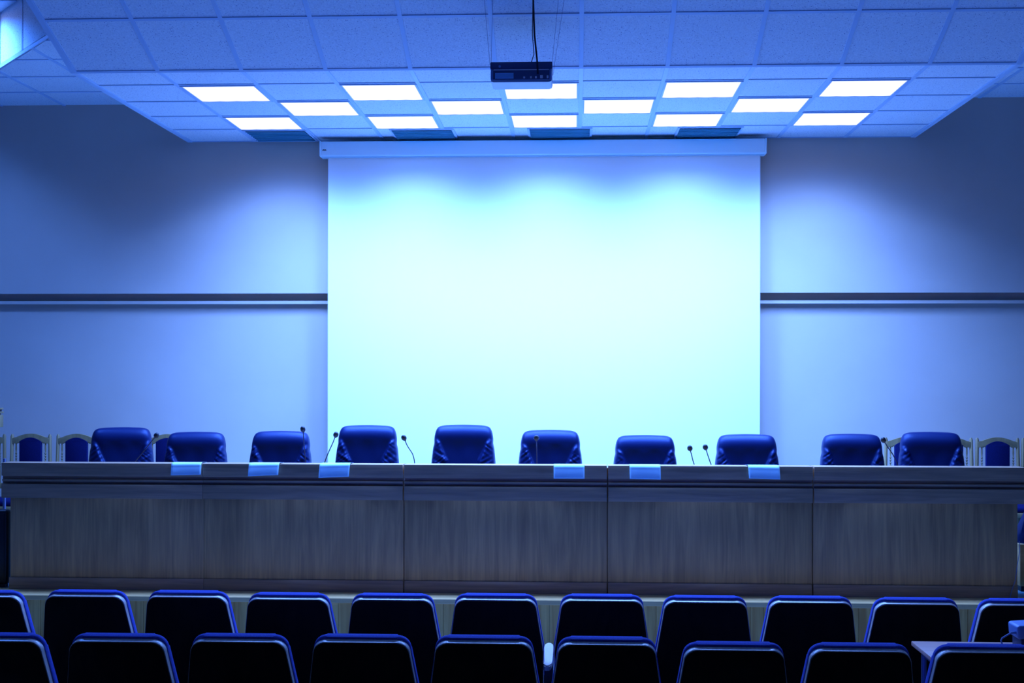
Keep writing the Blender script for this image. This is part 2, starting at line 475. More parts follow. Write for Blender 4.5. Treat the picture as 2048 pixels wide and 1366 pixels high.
# ------------------------------------------------------------------ air vents at the back of the lowered ceiling
vz = ZC - 0.001
VN = ['above the left end of the lowered ceiling', 'left of centre above the screen case', 'above the middle of the screen case', 'above the right part of the screen case']
v0 = None
for i, (pa, pb) in enumerate(((512, 635), (798, 912), (1060, 1180), (1348, 1468))):
    xa = atz(pa, 280 - i * 1.5, ZC).x; xb = atz(pb, 280 - i * 1.5, ZC).x
    xc = (xa + xb) / 2
    lab = 'slatted grey air vent ' + VN[i]
    y = D0 + 2.7
    if v0 is None:
        v0 = thing('air_vent', lab, 'vent', (xc, y, vz), 0, 'air vents behind the ceiling lights')
        h, g = 0.285, 0.275
        bm = NB()
        box(bm, -h, h, -g, -g + 0.02, -0.012, 0.002, 0.002); box(bm, -h, h, g - 0.02, g, -0.012, 0.002, 0.002)
        box(bm, -h, -h + 0.02, -g + 0.02, g - 0.02, -0.012, 0.002, 0.002); box(bm, h - 0.02, h, -g + 0.02, g - 0.02, -0.012, 0.002, 0.002)
        obj('frame', bm, M['tbar'], v0)
        bm = NB(); box(bm, -h + 0.02, h - 0.02, -g + 0.02, g - 0.02, -0.0015, 0.0)
        obj('backing', bm, M['ventdark'], v0)
        for k in range(8):
            bm = NB()
            yy = -g + 0.045 + k * (2 * g - 0.09) / 7
            Mr = Matrix.Translation((0, yy, -0.010)) @ Matrix.Rotation(math.radians(28), 4, 'X')
            box(bm, -h + 0.02, h - 0.02, -0.024, 0.024, -0.001, 0.001, M=Mr)
            obj('slat', bm, M['vent'], v0)
    else:
        dup(v0, (xc, y, vz), 0, lab)

# ------------------------------------------------------------------ projection screen
t = thing('projection_screen', 'large white roll-down projection screen hanging on the back wall from a long white case', 'projection screen', (0, 0, 0))
YC = 11.84
ca = at(638, 280, YC); cb = at(1533, 308, YC)
zc0, zc1 = at(1085, 309, YC).z, at(1085, 279.5, YC).z
bm = NB(); box(bm, ca.x + 0.012, cb.x - 0.012, YC, YC + 0.13, zc0, zc1, 0.012, seg=3)
box(bm, ca.x + 0.01, cb.x - 0.01, YC + 0.05, YC + 0.13, zc0 - 0.008, zc0 + 0.01)
case = obj('case', bm, M['case'], t)
for x0_, x1_ in ((ca.x, ca.x + 0.016), (cb.x - 0.016, cb.x)):
    bm = NB(); box(bm, x0_, x1_, YC - 0.003, YC + 0.133, zc0 - 0.003, zc1 + 0.003, 0.005)
    obj('end_cap', bm, M['case'], case)
bm = NB()
bm.free()
for x_ in (ca.x + 0.3, (ca.x + cb.x) / 2, cb.x - 0.3):
    bm = NB(); box(bm, x_ - 0.03, x_ + 0.03, YC + 0.1, YW - 0.001, zc1 - 0.04, zc1 + 0.006)
    obj('bracket', bm, M['steel'], t)
bm = NB()
e = at(648, 301, YC)
box(bm, e.x - 0.018, e.x + 0.018, YC - 0.002, YC + 0.002, e.z - 0.003, e.z + 0.002)
box(bm, e.x - 0.012, e.x - 0.002, YC - 0.002, YC + 0.002, e.z + 0.004, e.z + 0.009)
box(bm, e.x + 0.003, e.x + 0.013, YC - 0.002, YC + 0.002, e.z + 0.004, e.z + 0.009)
obj('badge', bm, M['black'], case)
YSc = 11.91
sa = at(655.5, 500, YSc).x; sb = at(1520, 500, YSc).x; szb = 0.98
bm = NB(); box(bm, sa + 0.006, sb - 0.006, YSc, YSc + 0.002, szb, zc0 + 0.03); obj('fabric', bm, M['screen'], t)
for x_ in (sa, sb - 0.007):
    bm = NB(); box(bm, x_, x_ + 0.007, YSc - 0.001, YSc + 0.003, szb, zc0 + 0.01); obj('edge_tab', bm, M['screen_edge'], t)
bm = NB(); tube(bm, [(sa - 0.02, YSc, szb - 0.012), (sb + 0.02, YSc, szb - 0.012)], 0.016, 12); obj('bottom_bar', bm, M['case'], t)

# ------------------------------------------------------------------ desk: five sections
YD = 9.60
seams = [at(3, 950, YD).x, at(405.5, 950, YD).x, at(807, 950, YD).x, at(1215.5, 950, YD).x, at(1627.5, 950, YD).x, at(2052, 950, YD).x]
zt = lambda py: at(1024, py, YD).z
ZT = zt(930.5)
DN = ['leftmost section of the long walnut-coloured panel desk on the stage', 'walnut-coloured desk section second from the left, with two paper sheets',
      'middle section of the long walnut-coloured panel desk, below the screen centre', 'walnut-coloured desk section second from the right, below the right half of the screen',
      'rightmost section of the long walnut-coloured panel desk on the stage']
SHELF = 0.15
for i in range(5):
    a, b = seams[i], seams[i + 1]
    gl = 0.0 if i == 0 else (0.001 if i == 1 else 0.005)
    gr = 0.0 if i == 4 else (0.001 if i == 0 else 0.005)
    t = thing('desk_section', DN[i], 'desk', ((a + b) / 2, YD, ZS), 0, 'sections of the long desk')
    w0, w1 = -(b - a) / 2 + gl, (b - a) / 2 - gr
    Z = lambda py: zt(py) - ZS
    p0 = w0 + (0.052 if i == 0 else 0.0); p1 = w1 - (0.045 if i == 4 else 0.0)
    bm = NB(); box(bm, w0, w1, 0.018, SHELF, Z(936), Z(930.5), 0.0015); obj('raised_shelf', bm, M['desk_h'], t)
    bm = NB(); box(bm, w0, w1, 0.0, 0.018, Z(957), Z(930.5), 0.0015); obj('upper_board', bm, M['desk_h'], t)
    bm = NB(); box(bm, w0, w1, 0.012, 0.04, Z(968.5), Z(964), 0.001); obj('rail', bm, M['desk_h'], t)
    bm = NB(); box(bm, w0, w1, 0.03, 0.046, Z(978), Z(950)); obj('groove_board', bm, M['desk_h'], t)
    bm = NB(); box(bm, w0, w1, 0.0, 0.018, Z(1002), Z(973.5), 0.0015); obj('lower_board', bm, M['desk_h'], t)
    bm = NB(); box(bm, p0, p1, 0.040, 0.056, Z(1166), Z(985), 0.0015); obj('front_panel', bm, M['desk_v'], t)
    bm = NB(); box(bm, p0 - (0.006 if i == 0 else 0), p1, 0.028, 0.056, 0.004, Z(1165), 0.0015); obj('plinth', bm, M['desk_h'], t)
    bm = NB(); box(bm, w0, w1, 0.056, 0.52, Z(985), Z(979), 0.002); obj('worktop', bm, M['desk_h'], t)
    for xs, ext in ((p0, 0), (p1 - 0.016, 2 * gr - 0.0005 if gr > 0.002 else 0)):
        bm = NB(); box(bm, xs, xs + 0.016 + ext, 0.056, 0.36, 0.004, Z(985), 0.001)
        box(bm, xs, xs + 0.016 + (ext if i == 2 else 0), 0.046, SHELF - 0.01, Z(985), Z(936), 0.001)
        obj('side_panel', bm, M['desk_v'], t)
ZWORK = zt(979)

# ------------------------------------------------------------------ sheets of paper draped over the desk edge
PAP = [(374, 921, 951, 0.0, 2.0, 'leftmost, below the second leather chair'), (529.5, 922, 952, -1.5, 3.0, 'second from the left, below the third leather chair'),
       (671, 924, 955, -2.0, 3.0, 'third from the left, near the screen left edge'), (1138.5, 927, 957, 0.0, 0.0, 'fourth from the left, left of a desk seam'),
       (1290, 928, 958, 0.5, -1.0, 'fifth from the left, right of a desk seam'), (1527, 928, 957, 1.5, -2.0, 'rightmost, below the right end of the screen')]
for px, py0, py1, skew, curl, lab in PAP:
    c = at(px, 930, YD)
    drop = ZT - at(px, py1, YD - 0.02).z
    bm = NB()
    hw = 0.112
    prof = []
    for j in range(7): prof.append((SHELF * 0.93 - j * (SHELF * 0.93 - 0.017) / 6, 0.002 + 0.008 * (j / 6)))
    for j in range(1, 9):
        an = j / 8 * PI / 2
        prof.append((0.015 - 0.030 * math.sin(an), -0.020 + 0.030 * math.cos(an)))
    yb, zb = prof[-1]
    for j in range(1, 9):
        s = j / 8
        prof.append((yb - 0.010 * math.sin(s * PI * 0.5), zb - (drop + zb) * s))
    n = 14
    grid = []
    for k in range(n + 1):
        u = -1 + 2 * k / n
        row = []
        for j, (yy, zz) in enumerate(prof):
            s = j / (len(prof) - 1)
            row.append(bm.verts.new((u * hw + math.radians(skew) * (-zz) * 1.2 + 0.006 * skew * s * 0.3, yy - 0.004 * u * u * s + 0.0006 * curl * u, zz + 0.0008 * curl * u * s * 2)))
        grid.append(row)
    for k in range(n):
        for j in range(len(prof) - 1):
            bm.faces.new((grid[k][j], grid[k + 1][j], grid[k + 1][j + 1], grid[k][j + 1]))
    bmesh.ops.recalc_face_normals(bm, faces=bm.faces[:])
    o = obj('paper_sheet', bm, M['paper'], None, True, (c.x, YD, ZT))
    sm = o.modifiers.new('thickness', 'SOLIDIFY'); sm.thickness = 0.0008
    tag(o, 'white sheet over the desk edge, ' + lab, 'paper', 'papers draped over the desk edge')

# ------------------------------------------------------------------ gooseneck microphones on the worktop
def mic(pts_px, lab, base_y=9.92, thin=0.0038):
    """pts_px: pixels from the head down to the desk edge"""
    n = len(pts_px)
    P = []
    for k, (px, py) in enumerate(pts_px):
        P.append(at(px, py, base_y - 0.05 * (1 - k / max(1, n - 1))))
    low = P[-1]
    dirx = (P[-1] - P[-2]).normalized()
    dz = (low.z - (ZWORK + 0.03))
    base = Vector((low.x + dirx.x / max(0.3, -dirx.z) * dz * 0.4, base_y, ZWORK))
    t = thing('gooseneck_microphone', lab, 'microphone', base, 0, 'gooseneck microphones on the desk')
    loc = [p - base for p in P]
    bm = NB(); box(bm, -0.045, 0.045, -0.06, 0.06, 0, 0.028, 0.008, seg=3); bs = obj('base', bm, M['black'], t)
    bm = NB(); box(bm, -0.012, 0.012, -0.045, -0.025, 0.027, 0.031, 0.001); obj('button', bm, M['socket'], bs)
    cps = [Vector((0, 0, 0.028)), Vector((0, 0, 0.06))] + list(reversed(loc))
    sp = []
    for k in range(len(cps) - 1):
        p0 = cps[max(k - 1, 0)]; p1 = cps[k]; p2 = cps[k + 1]; p3 = cps[min(k + 2, len(cps) - 1)]
        for j in range(6):
            s = j / 6
            sp.append(0.5 * ((2 * p1) + (p2 - p0) * s + (2 * p0 - 5 * p1 + 4 * p2 - p3) * s * s + (3 * p1 - p0 - 3 * p2 + p3) * s ** 3))
    sp.append(cps[-1])
    bm = NB(); tube(bm, sp, thin, 8); obj('gooseneck', bm, M['mic'], t)
    hd = loc[0]; dr = (loc[0] - loc[1]); dr.normalize()
    dr = (dr + Vector((0, -0.5, 0))).normalized()
    bm = NB()
    prof = [(-0.030, 0.006), (-0.022, 0.010), (-0.014, 0.0165), (-0.004, 0.019), (0.008, 0.019), (0.017, 0.015), (0.023, 0.008), (0.025, 0.002)]
    q = Vector((0, 0, 1)).rotation_difference(dr).to_matrix().to_4x4()
    lathe(bm, [(r, z) for z, r in prof], (0, 0, 0), 16, Matrix.Translation(hd) @ q)
    h = obj('head', bm, M['black'], t)
    bm = NB(); lathe(bm, [(0.0198, -0.006), (0.0205, -0.003), (0.0198, 0.0)], (0, 0, 0), 16, Matrix.Translation(hd) @ q)
    obj('ring', bm, M['mic'], h)
    return t

G = 'thin gooseneck microphone '
mic([(313, 872), (300, 888), (284, 908), (270, 926)], G + 'leaning right before the leftmost leather chair')
mic([(606, 859), (608, 885), (610, 908), (612, 928)], G + 'standing straight up before the third dark blue chair')
mic([(672, 870), (666, 886), (657, 906), (649, 928)], G + 'leaning right at the left edge of the screen')
mic([(808, 876), (815, 892), (826, 910), (830, 930)], G + 'leaning left, right of the fourth dark blue chair')
mic([(1073, 876), (1073.5, 895), (1074, 912), (1074, 930)], G + 'upright before the sixth dark blue chair')
mic([(1380, 896), (1383, 908), (1386, 920), (1390, 934)], G + 'left one of the pair near the right screen edge')
mic([(1411, 894), (1415, 907), (1419, 919), (1424, 934)], G + 'right one of the pair near the right screen edge')
mic([(1767, 879), (1775, 892), (1786, 908), (1796, 930)], G + 'leaning left between the two rightmost dark blue chairs')

# ------------------------------------------------------------------ dark blue leather chairs behind the desk
def backrest_mesh(seed, w_top=0.228, w_bot=0.268, h=0.74):
    """padded back with side bolsters creased below a smooth head part; front faces -y"""
    rnd = random.Random(seed)
    ph = [rnd.uniform(0, 6.28) for _ in range(8)]
    bm = NB()
    n, m = 64, 150
    def pos(i, j, side):
        a = -1 + 2 * i / n; b = -1 + 2 * j / m
        a2 = a * (1 - 0.085 * abs(b) ** 14 * (1 if b > 0 else 0.8))
        b2 = b * (1 - 0.050 * abs(a) ** 9) + 0.006 * math.cos(a * PI) * (1 if b > 0 else 0)
        v = (b2 + 1) / 2
        w = w_bot + (w_top - w_bot) * max(0, min(1, (v - 0.45) / 0.55)) ** 1.2
        w *= 1 - 0.02 * math.exp(-((v - 0.80) / 0.035) ** 2)
        x = w * a2; z = h * v
        ed = max(0.0, 1 - abs(a) ** 7) ** 0.5 * max(0.0, 1 - abs(b) ** 12) ** 0.5
        if side < 0:
            y = -0.052 * ed
            bol = max(0, min(1, (abs(a) - 0.44 - 0.30 * max(0, (v - 0.62)) / 0.2) / 0.12)); bol = bol * bol * (3 - 2 * bol)
            low = max(0, min(1, (0.865 - v) / 0.06)); low = low * low * (3 - 2 * low)
            y -= 0.030 * bol * low * ed
            wr = 0
            sgn = 1 if a > 0 else -1
            for q in range(4):
                fz = 95 + 38 * q
                wr += math.sin(z * fz + (abs(a) - 0.7) * (22 + 9 * q) * (1 if q % 2 else -0.6) + ph[q] + sgn * ph[q + 4]) * (0.45 + 0.55 * math.sin(z * (17 + 6 * q) + ph[q + 3] + sgn)) / (1 + 0.35 * q)
            y -= 0.0040 * wr * min(1, bol * 1.3) * low * ed
            hd = math.exp(-((v - 0.90) / 0.10) ** 2)
            y -= 0.020 * hd * ed
            y += 0.003 * math.sin(a * 9 + ph[1]) * math.sin(z * 13 + ph[2]) * ed * (1 - bol) * low
        else:
            y = 0.045 * ed
        return Vector((x, y, z))
    F = {}; B = {}
    for i in range(n + 1):
        for j in range(m + 1):
            F[i, j] = bm.verts.new(pos(i, j, -1))
            B[i, j] = F[i, j] if (i in (0, n) or j in (0, m)) else bm.verts.new(pos(i, j, 1))
    for i in range(n):
        for j in range(m):
            bm.faces.new((F[i, j], F[i + 1, j], F[i + 1, j + 1], F[i, j + 1]))
            bm.faces.new((B[i, j + 1], B[i + 1, j + 1], B[i + 1, j], B[i, j]))
    # lean back (the top away from the sitter)
    for v in bm.verts:
        v.co.y += math.sin(math.radians(8)) * v.co.z
    return bm

def exec_chair(loc, rz, label, seed, top):
    """top: height of the top of the back above the stage"""
    t = thing('executive_chair', label, 'office chair', loc, rz, 'dark blue leather chairs behind the desk')
    hb = 0.74
    o = obj('backrest', backrest_mesh(seed), M['leather'], t); o.location = (0, 0, top - hb); o.modifiers.clear()
    sz = top - hb - 0.02
    bm = NB(); box(bm, -0.24, 0.24, -0.44, 0.02, sz - 0.05, sz + 0.06, 0.035, seg=4); obj('seat', bm, M['leather'], t)
    for s in (-1, 1):
        bm = NB()
        tube(bm, [(s * 0.23, -0.02, sz - 0.03), (s * 0.262, -0.02, sz + 0.10), (s * 0.262, -0.06, sz + 0.18), (s * 0.262, -0.30, sz + 0.18), (s * 0.26, -0.34, sz + 0.08), (s * 0.23, -0.32, sz - 0.03)], 0.014, 8)
        ar = obj('armrest', bm, M['black'], t)
        bm = NB(); box(bm, s * 0.262 - 0.025, s * 0.262 + 0.025, -0.29, -0.07, sz + 0.185, sz + 0.212, 0.012); obj('arm_pad', bm, M['leather'], ar)
    bm = NB(); tube(bm, [(0, -0.22, 0.10), (0, -0.22, sz - 0.16)], 0.035, 14); tube(bm, [(0, -0.22, sz - 0.16), (0, -0.22, sz - 0.045)], 0.02, 12)
    box(bm, -0.10, 0.10, -0.32, -0.12, sz - 0.065, sz - 0.045, 0.004)
    obj('gas_column', bm, M['black'], t)
    bm = NB()
    for k in range(5):
        a = 2 * PI * k / 5 + 0.3
        tube(bm, [(0.03 * math.cos(a), -0.22 + 0.03 * math.sin(a), 0.115), (0.28 * math.cos(a), -0.22 + 0.28 * math.sin(a), 0.075)], [0.024, 0.015], 8)
    base = obj('star_base', bm, M['black'], t)
    for k in range(5):
        a = 2 * PI * k / 5 + 0.3
        bm = NB(); c = Vector((0.28 * math.cos(a), -0.22 + 0.28 * math.sin(a), 0.03))
        tube(bm, [c + Vector((-0.02, 0, 0)), c + Vector((0.02, 0, 0))], 0.028, 12); tube(bm, [c, c + Vector((0, 0, 0.045))], 0.008, 6)
        obj('caster', bm, M['black'], base)
    return t

CH = [(250, 855, 1.0, 14, 'the leftmost, turned a little, before wooden chairs'), (396, 864, 1.0, 6, 'second from the left, half behind the leftmost paper sheet'),
      (563, 862, 1.0, 0, 'third from the left, with a microphone straight before it'), (736, 850, 1.0, 0, 'fourth from the left, before the left end of the screen'),
      (928, 849, 1.0, 0, 'fifth from the left, tall and centred before the screen'), (1101, 859, 1.0, 0, 'sixth from the left, just right of the screen centre'),
      (1290, 869, 1.0, 0, 'seventh from the left, set lowest, above a paper sheet'), (1493, 867, 1.0, 0, 'eighth from the left, across the right edge of the screen'),
      (1703, 866, 1.0, 0, 'ninth from the left, right of the screen'), (1859, 862, 1.0, -5, 'the rightmost, before the wooden chairs at the right')]
YCH = 10.62
for k, (px, py, s, rz, txt) in enumerate(CH):
    p = at(px, py + 1, YCH)
    exec_chair((p.x, YCH - 0.10, ZS), math.radians(rz), 'dark blue leather chair, ' + txt, 11 + k, p.z - ZS)

# ------------------------------------------------------------------ wooden chairs along the back wall
def arch(x):                                   # underside/upper edge rise of the crest
    c = max(0.0, math.cos(min(1.0, abs(x) / 0.15) * PI / 2))
    return c ** 0.9
def wooden_chair(loc, label):
    t = thing('wooden_chair', label, 'chair', loc, 0, 'wooden chairs along the back wall')
    H = 1.055
    hw = 0.174
    for s in (-1, 1):
        bm = NB()
        tube(bm, [(s * (hw + 0.012), 0.02, 0), (s * (hw + 0.012), 0.0, 0.45), (s * hw, 0.015, H - 0.02), (s * hw, 0.016, H)], [0.014, 0.016, 0.015, 0.008], 10)
        obj('rear_leg', bm, M['beech'], t)
        bm = NB(); tube(bm, [(s * 0.175, -0.40, 0), (s * 0.175, -0.39, 0.43)], [0.013, 0.020], 10); obj('front_leg', bm, M['beech'], t)
    out = []
    N = 26
    for k in range(N + 1):
        x = -hw + 2 * hw * k / N
        out.append((x, H - 0.035 + 0.040 * arch(x)))
    for k in range(N, -1, -1):
        x = -hw + 2 * hw * k / N
        out.append((x, H - 0.085 + 0.052 * arch(x * 1.25)))
    bm = NB(); prism(bm, out, 0.0, 0.024, bev=0.004); obj('crest_rail', bm, M['beech'], t)
    out = []
    pw = 0.102
    for k in range(N + 1):
        x = -pw + 2 * pw * k / N
        out.append((x, H - 0.085 + 0.052 * arch(x * 1.25) + 0.004))
    out += [(pw, 0.60), (-pw, 0.60)]
    bm = NB(); prism(bm, out, -0.010, 0.028, bev=0.008); obj('back_panel', bm, M['fabric'], t)
    bm = NB(); box(bm, -hw, hw, 0.0, 0.022, 0.56, 0.61, 0.004); obj('lower_rail', bm, M['beech'], t)
    for s in (-1, 1):
        prof = [(0.006, 0.605), (0.008, 0.70)]
        for b in range(6):
            z = 0.76 + b * 0.024
            prof += [(0.0045, z - 0.010), (0.0095, z), (0.0045, z + 0.010)]
        prof += [(0.0075, 0.92), (0.006, H - 0.075)]
        bm = NB(); lathe(bm, prof, (s * 0.136, 0.010, 0), 10); obj('spindle', bm, M['beech'], t)
    bm = NB(); box(bm, -0.195, 0.195, -0.42, 0.0, 0.40, 0.44, 0.006); obj('seat_frame', bm, M['beech'], t)
    bm = NB(); box(bm, -0.19, 0.19, -0.415, -0.01, 0.44, 0.49, 0.02, seg=3); obj('seat', bm, M['fabric'], t)
    return t
YWC = 11.72
WL = [(-30, 'the leftmost, cut by the left picture edge'), (61, 'second from the left, left of the leather chairs'), (153, 'third from the left, beside the leftmost leather chair'),
      (245, 'fourth from the left, hidden behind the leftmost leather chair'), (334, 'fifth from the left, between the two leftmost leather chairs'),
      (1813, 'between the two rightmost leather chairs'), (1903, 'just right of the rightmost leather chair'), (1996, 'second from the right picture edge, fully in view'), (2088, 'the rightmost, cut by the right picture edge')]
w0 = None
for px, txt in WL:
    p = at(px, 870, YWC)
    lab = 'pale wooden chair with blue back, ' + txt
    if w0 is None: w0 = wooden_chair((p.x, YWC, ZS), lab)
    else: dup(w0, (p.x, YWC, ZS), 0, lab)

# ------------------------------------------------------------------ audience chairs, seen from behind
TILT = math.radians(14)
CT = 0.868                                   # height of their tops
def rounded_back(wt, wb, h, r, n=8):
    """rounded trapezoid; z runs down from 0 at the top to -h"""
    pts = []
    cs = [((wt - r), -r, 0, 90), (-(wt - r), -r, 90, 180)]
    for cx_, cz_, a0, a1 in cs:
        for k in range(n + 1):
            a = math.radians(a0 + (a1 - a0) * k / n)
            pts.append((cx_ + r * math.cos(a), cz_ + r * math.sin(a)))
    mid = -min(h, 0.30)
    pts += [(-wb, mid), (-wb, -h + 0.03), (-wb + 0.03, -h), (wb - 0.03, -h), (wb, -h + 0.03), (wb, mid)]
    return pts
def audience_chair(loc, label, group):
    t = thing('auditorium_chair', label, 'auditorium chair', loc, 0, group)
    # local origin: floor point below the top of the back; top leans towards -y
    Mt = Matrix.Translation((0, 0, CT - 0.043)) @ Matrix.Rotation(TILT, 4, 'X')
    Bd = 0.25
    bm = NB(); prism(bm, rounded_back(0.217, 0.252, 0.52, 0.058), 0.000, 0.006, Mt, 0.002, Bd); obj('back_panel', bm, M['shell'], t)
    bm = NB(); prism(bm, rounded_back(0.2205, 0.2555, 0.525, 0.061), 0.006, 0.038, Mt @ Matrix.Translation((0, 0, 0.003)), 0.002, Bd); obj('back_shell', bm, M['edge'], t)
    bm = NB(); prism(bm, rounded_back(0.222, 0.258, 0.50, 0.064), 0.038, 0.074, Mt @ Matrix.Translation((0, 0, 0.014)), 0.012, Bd, 4); obj('back_cushion', bm, M['cushion'], t)
    yb = 0.02 + math.sin(TILT) * 0.42
    bm = NB(); box(bm, -0.235, 0.235, yb + 0.06, yb + 0.46, 0.40, 0.47, 0.03, seg=4); obj('seat', bm, M['cushion'], t)
    bm = NB(); box(bm, -0.225, 0.225, yb + 0.07, yb + 0.45, 0.385, 0.402, 0.004); obj('seat_shell', bm, M['shell'], t)
    bm = NB()
    box(bm, 0.246, 0.304, yb + 0.12, yb + 0.34, 0.02, 0.448, 0.006); box(bm, 0.255, 0.295, yb + 0.02, yb + 0.42, 0.0, 0.022, 0.006)
    box(bm, 0.20, 0.265, yb + 0.16, yb + 0.26, 0.34, 0.38)
    sf = obj('side_frame', bm, M['black'], t)
    bm = NB()
    out = []
    for k in range(24):
        a = 2 * PI * k / 24
        out.append((0.275 + 0.0265 * math.copysign(abs(math.cos(a)) ** 0.6, math.cos(a)), yb + 0.235 + 0.30 * math.copysign(abs(math.sin(a)) ** 0.5, math.sin(a))))
    A = [bm.verts.new((x, y, 0.447)) for x, y in out]; B = [bm.verts.new((x, y, 0.475)) for x, y in out]
    bm.faces.new(A); fb = bm.faces.new(list(reversed(B)))
    for k in range(24): bm.faces.new((A[k], A[(k + 1) % 24], B[(k + 1) % 24], B[k]))
    bmesh.ops.bevel(bm, geom=list(fb.edges), offset=0.006, segments=2, affect='EDGES')
    obj('armrest', bm, M['edge'], t)
    return t

R1 = [(-42, 1182), (166, 1181), (371, 1182), (574, 1186), (783, 1187), (991, 1187), (1205, 1188), (1413, 1190.5), (1625, 1191), (1838, 1194), (2051, 1196)]
R2 = [(-17, 1268), (230, 1269), (474, 1269), (721, 1270), (967, 1271.5), (1215, 1274), (1471, 1284), (1725, 1286), (1980, 1288)]
def place_txt(k, n):
    if k == 0: return 'leftmost'
    if k == n - 1: return 'rightmost'
    return NTH[k] + ' from the left'
ac = None
for R, txt, grp in ((R1, 'of the farther row beside the stage', 'auditorium chairs in the farther row'), (R2, 'of the nearer row', 'auditorium chairs in the nearer row')):
    for k, (px, py) in enumerate(R):
        p = atz(px, py, CT)
        lab = f'dark auditorium chair, {place_txt(k, len(R))} {txt}'
        if ac is None: ac = audience_chair((p.x, p.y, 0), lab, grp)
        else:
            c = dup(ac, (p.x, p.y, 0), 0, lab); c['group'] = grp

# ------------------------------------------------------------------ small table at the right, with a device on it
TZ = 0.70
c1 = atz(1823, 1281, TZ)
t = thing('side_table', 'small table with reddish brown top between the two chair rows at the right', 'table', (c1.x, c1.y, 0))
bm = NB(); box(bm, 0, 1.1, -0.50, 0, TZ - 0.022, TZ, 0.004); obj('tabletop', bm, M['tabletop'], t)
for xx, yy in ((0.05, -0.45), (0.05, -0.05), (1.05, -0.45), (1.05, -0.05)):
    bm = NB(); tube(bm, [(xx, yy, 0), (xx, yy, TZ - 0.022)], 0.0125, 10); obj('leg', bm, M['steel'], t)
bm = NB(); box(bm, 0.04, 1.06, -0.06, -0.04, TZ - 0.06, TZ - 0.022); box(bm, 0.04, 1.06, -0.46, -0.44, TZ - 0.06, TZ - 0.022)
box(bm, 0.04, 0.06, -0.45, -0.05, TZ - 0.06, TZ - 0.022); box(bm, 1.04, 1.06, -0.45, -0.05, TZ - 0.06, TZ - 0.022); obj('apron', bm, M['steel'], t)

dv = at(2020, 1283, c1.y - 0.05); dtop = at(2024, 1240, c1.y - 0.05).z
hgt = dtop - TZ
t = thing('desk_projector', 'blue plastic device with a short cable, on the small table at right', 'projector', (dv.x, c1.y - 0.19, TZ))
bm = NB(); box(bm, 0.0, 0.26, 0.0, 0.15, hgt * 0.42, hgt, 0.014, seg=4, M=Matrix.Rotation(math.radians(-4), 4, 'Y')); obj('upper_housing', bm, M['device'], t)
bm = NB(); box(bm, 0.012, 0.25, 0.01, 0.14, 0.0, hgt * 0.46, 0.006); 
for k in range(7): box(bm, 0.02 + k * 0.033, 0.03 + k * 0.033, 0.006, 0.012, 0.01, hgt * 0.36)
obj('lower_housing', bm, M['device_dark'], t)
bm = NB(); q = [(0.004, 0.03, hgt * 0.70), (-0.012, 0.03, hgt * 0.685), (-0.032, 0.03, hgt * 0.66)]
tube(bm, q, [0.007, 0.0075, 0.006], 10); pl = obj('plug', bm, M['device'], t)
bm = NB()
tube(bm, [(-0.030, 0.03, hgt * 0.66), (-0.050, 0.03, hgt * 0.56), (-0.072, 0.03, hgt * 0.44), (-0.077, 0.03, hgt * 0.34), (-0.070, 0.03, hgt * 0.16), (-0.060, 0.03, 0.005), (-0.02, 0.02, 0.005)], 0.0042, 8)
obj('cable', bm, M['device'], t)

# ------------------------------------------------------------------ ceiling projector, seen from its back
YP = 8.5
pa, pb = at(980, 124, YP), at(1103, 160, YP)
pw = (pb.x - pa.x)
pc = Vector(((pa.x + pb.x) / 2, YP, pb.z))
ph = pa.z - pb.z
t = thing('ceiling_projector', 'projector hung on thin wires below the sloping ceiling, black cable running up', 'projector', pc)
bm = NB()
box(bm, -pw / 2, pw / 2, 0.004, 0.235, 0.0, ph * 0.60, 0.012, seg=3)
prism(bm, [(-pw / 2 + 0.004, -0.004), (-pw / 2 + 0.02, -0.010), (pw / 2 - 0.02, -0.010), (pw / 2 - 0.004, -0.004), (pw / 2 - 0.004, 0.01), (-pw / 2 + 0.004, 0.01)], 0.008, 0.225)
body = obj('housing', bm, M['proj'], t)
bm = NB(); box(bm, -pw / 2 - 0.002, pw / 2 + 0.002, 0.0, 0.22, ph * 0.60, ph, 0.006); lid = obj('mounting_tray', bm, M['proj_dark'], t)
bm = NB(); box(bm, -pw / 2 + 0.02, pw / 2 - 0.02, -0.002, 0.002, ph * 0.55, ph * 0.59); obj('bezel_line', bm, M['socket'], body)
bm = NB(); box(bm, -pw / 2 + 0.018, pw / 2 - 0.018, 0.0, 0.006, ph * 0.05, ph * 0.54); bp_ = obj('connector_panel', bm, M['proj_dark'], body)
for s in (-1, 1):
    bm = NB(); box(bm, s * (pw / 2 - 0.009) - 0.007, s * (pw / 2 - 0.009) + 0.007, -0.004, 0.01, ph * 0.02, ph * 0.60, 0.003); obj('corner_post', bm, M['device'], body)
bm = NB(); box(bm, -pw / 2 + 0.03, -pw / 2 + 0.15, -0.003, 0.002, ph * 0.10, ph * 0.40, 0.001)
for k in range(5): box(bm, -pw / 2 + 0.035, -pw / 2 + 0.145, -0.005, -0.002, ph * (0.13 + 0.05 * k), ph * (0.145 + 0.05 * k))
obj('filter_grille', bm, M['filter'], body)
for fx, w_, h_ in ((0.55, 0.012, 0.012), (0.66, 0.010, 0.014), (0.74, 0.010, 0.014), (0.83, 0.018, 0.02), (0.93, 0.012, 0.018)):
    bm = NB(); x_ = -pw / 2 + pw * fx; box(bm, x_ - w_ / 2, x_ + w_ / 2, -0.005, 0.001, ph * 0.10, ph * 0.10 + h_, 0.002); obj('socket', bm, M['socket'], body)
